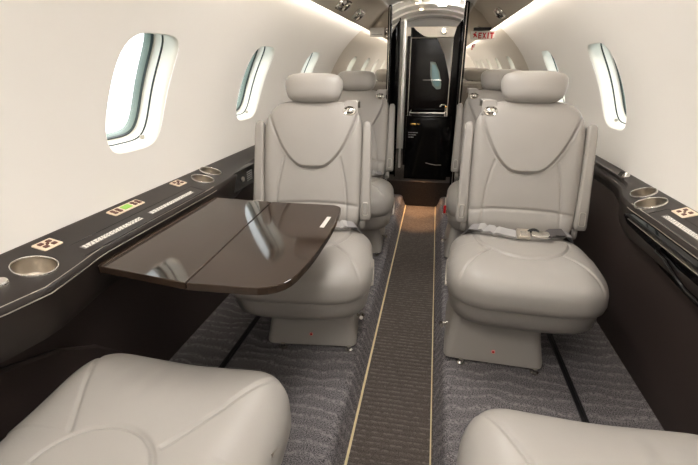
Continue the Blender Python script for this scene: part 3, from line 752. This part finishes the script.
    for p in pts: rr_.append([p+Vector((a, 0, 0))+Vector((0, b*.4, b)) for a, b in ((-.022,-.003), (.022,-.003), (.022,.003), (-.022,.003))])
    MB().add(*loft(rr_)).build('shoulder_strap', 'leather2', gd)
    # lap belt on the cushion
    if near: return controls(r, s)
    ztop = .468
    bl = MB()
    def lay(pts, w, th, name, m, par):
        rr = []
        P = [Vector(p) for p in pts]
        for i, p in enumerate(P):
            t = (P[min(i+1, len(P)-1)]-P[max(i-1, 0)]).normalized(); nrm = Vector((0,-.45,1)).normalized(); wd = t.cross(nrm).normalized(); nn = wd.cross(t)
            rr.append([p+wd*a*w/2+nn*b*th/2 for a, b in ((-1,-1), (1,-1), (1,1), (-1,1))])
        return MB().add(*loft(rr)).build(name, m, par)
    q = -1 if s < 0 else 1     # sleeve is on the aisle side
    belt = lay([(q*.218,.165,.425), (q*.200,.125,.470), (q*.175,.112,.476), (q*.14,.102,.474)], .040, .004, 'seat_belt', 'webbing', r)
    sl = []
    for k in range(13):
        t = k/12; x_ = q*(.165-.150*t); sl.append((x_, .108-.060*t, .476+.005*math.sin(k*2.2)*(t < .6)))
    lay(sl, .040, .013, 'belt_sleeve', 'sleeve', belt)
    bk = MB().add(*prism(rrect(0,0,.026,.025,.006), -.004, .012, bev=.003), mtx=Matrix.Translation((q*-.002,.048,.480)) @ Matrix.Rotation(.35, 4, 'X')).build('belt_buckle', 'steel', belt)
    MB().add(*box(-.012, .012, -.020, .006, .011, .015, .002), mtx=Matrix.Translation((q*-.002,.048,.480)) @ Matrix.Rotation(.35, 4, 'X')).build('buckle_flap', 'chrome', bk)
    MB().add(*tube(bez((q*-.02,.056,.488), (q*-.035,.070,.499), (q*-.055,.070,.499), (q*-.06,.058,.488)), .008, 8)).build('buckle_release', 'rubber', bk)
    MB().add(*prism([(-.032,-.014), (-.01,-.020), (.03,-.016), (.036,-.008), (.036,.008), (.03,.016), (-.01,.020), (-.032,.014)], -.002, .010, bev=.003), mtx=Matrix.Translation((q*-.066,.050,.482)) @ Matrix.Rotation(.35, 4, 'X')).build('belt_tongue', 'chrome', belt)
    lay([(q*-.095,.056,.482), (q*-.12,.094,.482), (q*-.145,.104,.479), (q*-.17,.118,.475)], .040, .010, 'dark_belt_strap', 'dark_webbing', belt)
    lay([(q*-.165,.114,.474), (q*-.195,.135,.466), (q*-.215,.165,.425)], .040, .004, 'belt_strap', 'webbing', belt)
    return controls(r, s)
def kids(o): return [c for c in bpy.data.objects if c.parent == o]
def copy_tree(o, parent=None):
    c = o.copy(); C.objects.link(c); c.parent = parent
    for ch in kids(o): copy_tree(ch, c)
    return c
sL = make_seat(1, 17.5, .065, bo=.034); sR = make_seat(-1); nL = make_seat(-1, 36, near=True); nR = make_seat(1, 36, near=True)
R = math.radians
def put(o, x, y, rz, lab):
    o.location = (x, y, 0); o.rotation_euler = (0, 0, R(rz)); tag(o, lab, 'seat', 'grey leather cabin seats')
copies = {'L2': copy_tree(sL), 'R2': copy_tree(sR), 'FL': nL, 'FR': nR}
put(sL, -.496, 1.600, 6.5, 'grey leather cabin seat facing the camera behind the folding table')
put(sR, .382, 1.685, -2.5, 'grey leather cabin seat facing the camera right of the aisle, fully visible')
put(copies['L2'], -.502, 2.60, 3.0, 'grey leather cabin seat left of the aisle, behind the table seat')
put(copies['R2'], .395, 2.68, -1.0, 'grey leather cabin seat right of the aisle, mostly hidden behind the front one')
put(copies['FL'], -.560, .530, 180, 'grey leather seat cushion in the bottom left corner, nearest the camera')
put(copies['FR'], .378, .515, 180, 'grey leather seat cushion cut by the bottom edge at right')
t = MB().add(*box(-.300, -.284, -.05, -.035, .255, .305, .004)).add(*box(-.296, -.270, -.045, -.040, .296, .302, .001)).build('pull_tab', 'red', copies['R2']); t['label'] = 'small red pull tab'

# ------------------------------------------------------------------ world, camera
w = bpy.data.worlds.new('World'); bpy.context.scene.world = w; w.use_nodes = True; nt = w.node_tree
bg = nt.nodes['Background']; tc = nt.nodes.new('ShaderNodeTexCoord'); sp = nt.nodes.new('ShaderNodeSeparateXYZ')
nt.links.new(tc.outputs['Generated'], sp.inputs[0])
mr = nt.nodes.new('ShaderNodeMapRange'); mr.inputs[1].default_value = -.16; mr.inputs[2].default_value = -.13; nt.links.new(sp.outputs['Z'], mr.inputs[0])
mx = nt.nodes.new('ShaderNodeMix'); mx.data_type = 'RGBA'; mx.inputs[6].default_value = (.10,.16,.155,1); mx.inputs[7].default_value = (.93,.98,1.0,1)
nt.links.new(mr.outputs[0], mx.inputs[0]); nt.links.new(mx.outputs[2], bg.inputs[0]); bg.inputs[1].default_value = 2.0

cam = bpy.data.cameras.new('camera'); co = bpy.data.objects.new('camera', cam); C.objects.link(co); bpy.context.scene.camera = co
F = 430.; VPX, VPY = 438., 66.
Yc = Vector((VPX-349, 232.5-VPY, -F)).normalized(); Zc = Vector((0, -Yc.z, Yc.y)).normalized(); Xc = Yc.cross(Zc)
Rm = Matrix((Xc, Yc, Zc))          # world = Rm @ camera-space
co.matrix_world = Matrix.Translation((0, 0, 1.12)) @ Rm.to_4x4()
cam.sensor_width = 36; cam.lens = F*36/698; cam.clip_start = .02
sc = bpy.context.scene; sc.view_settings.view_transform = 'Standard'; sc.view_settings.look = 'None'
sc.view_settings.exposure = 0.9; sc.view_settings.gamma = 1; sc.view_settings.use_curve_mapping = False
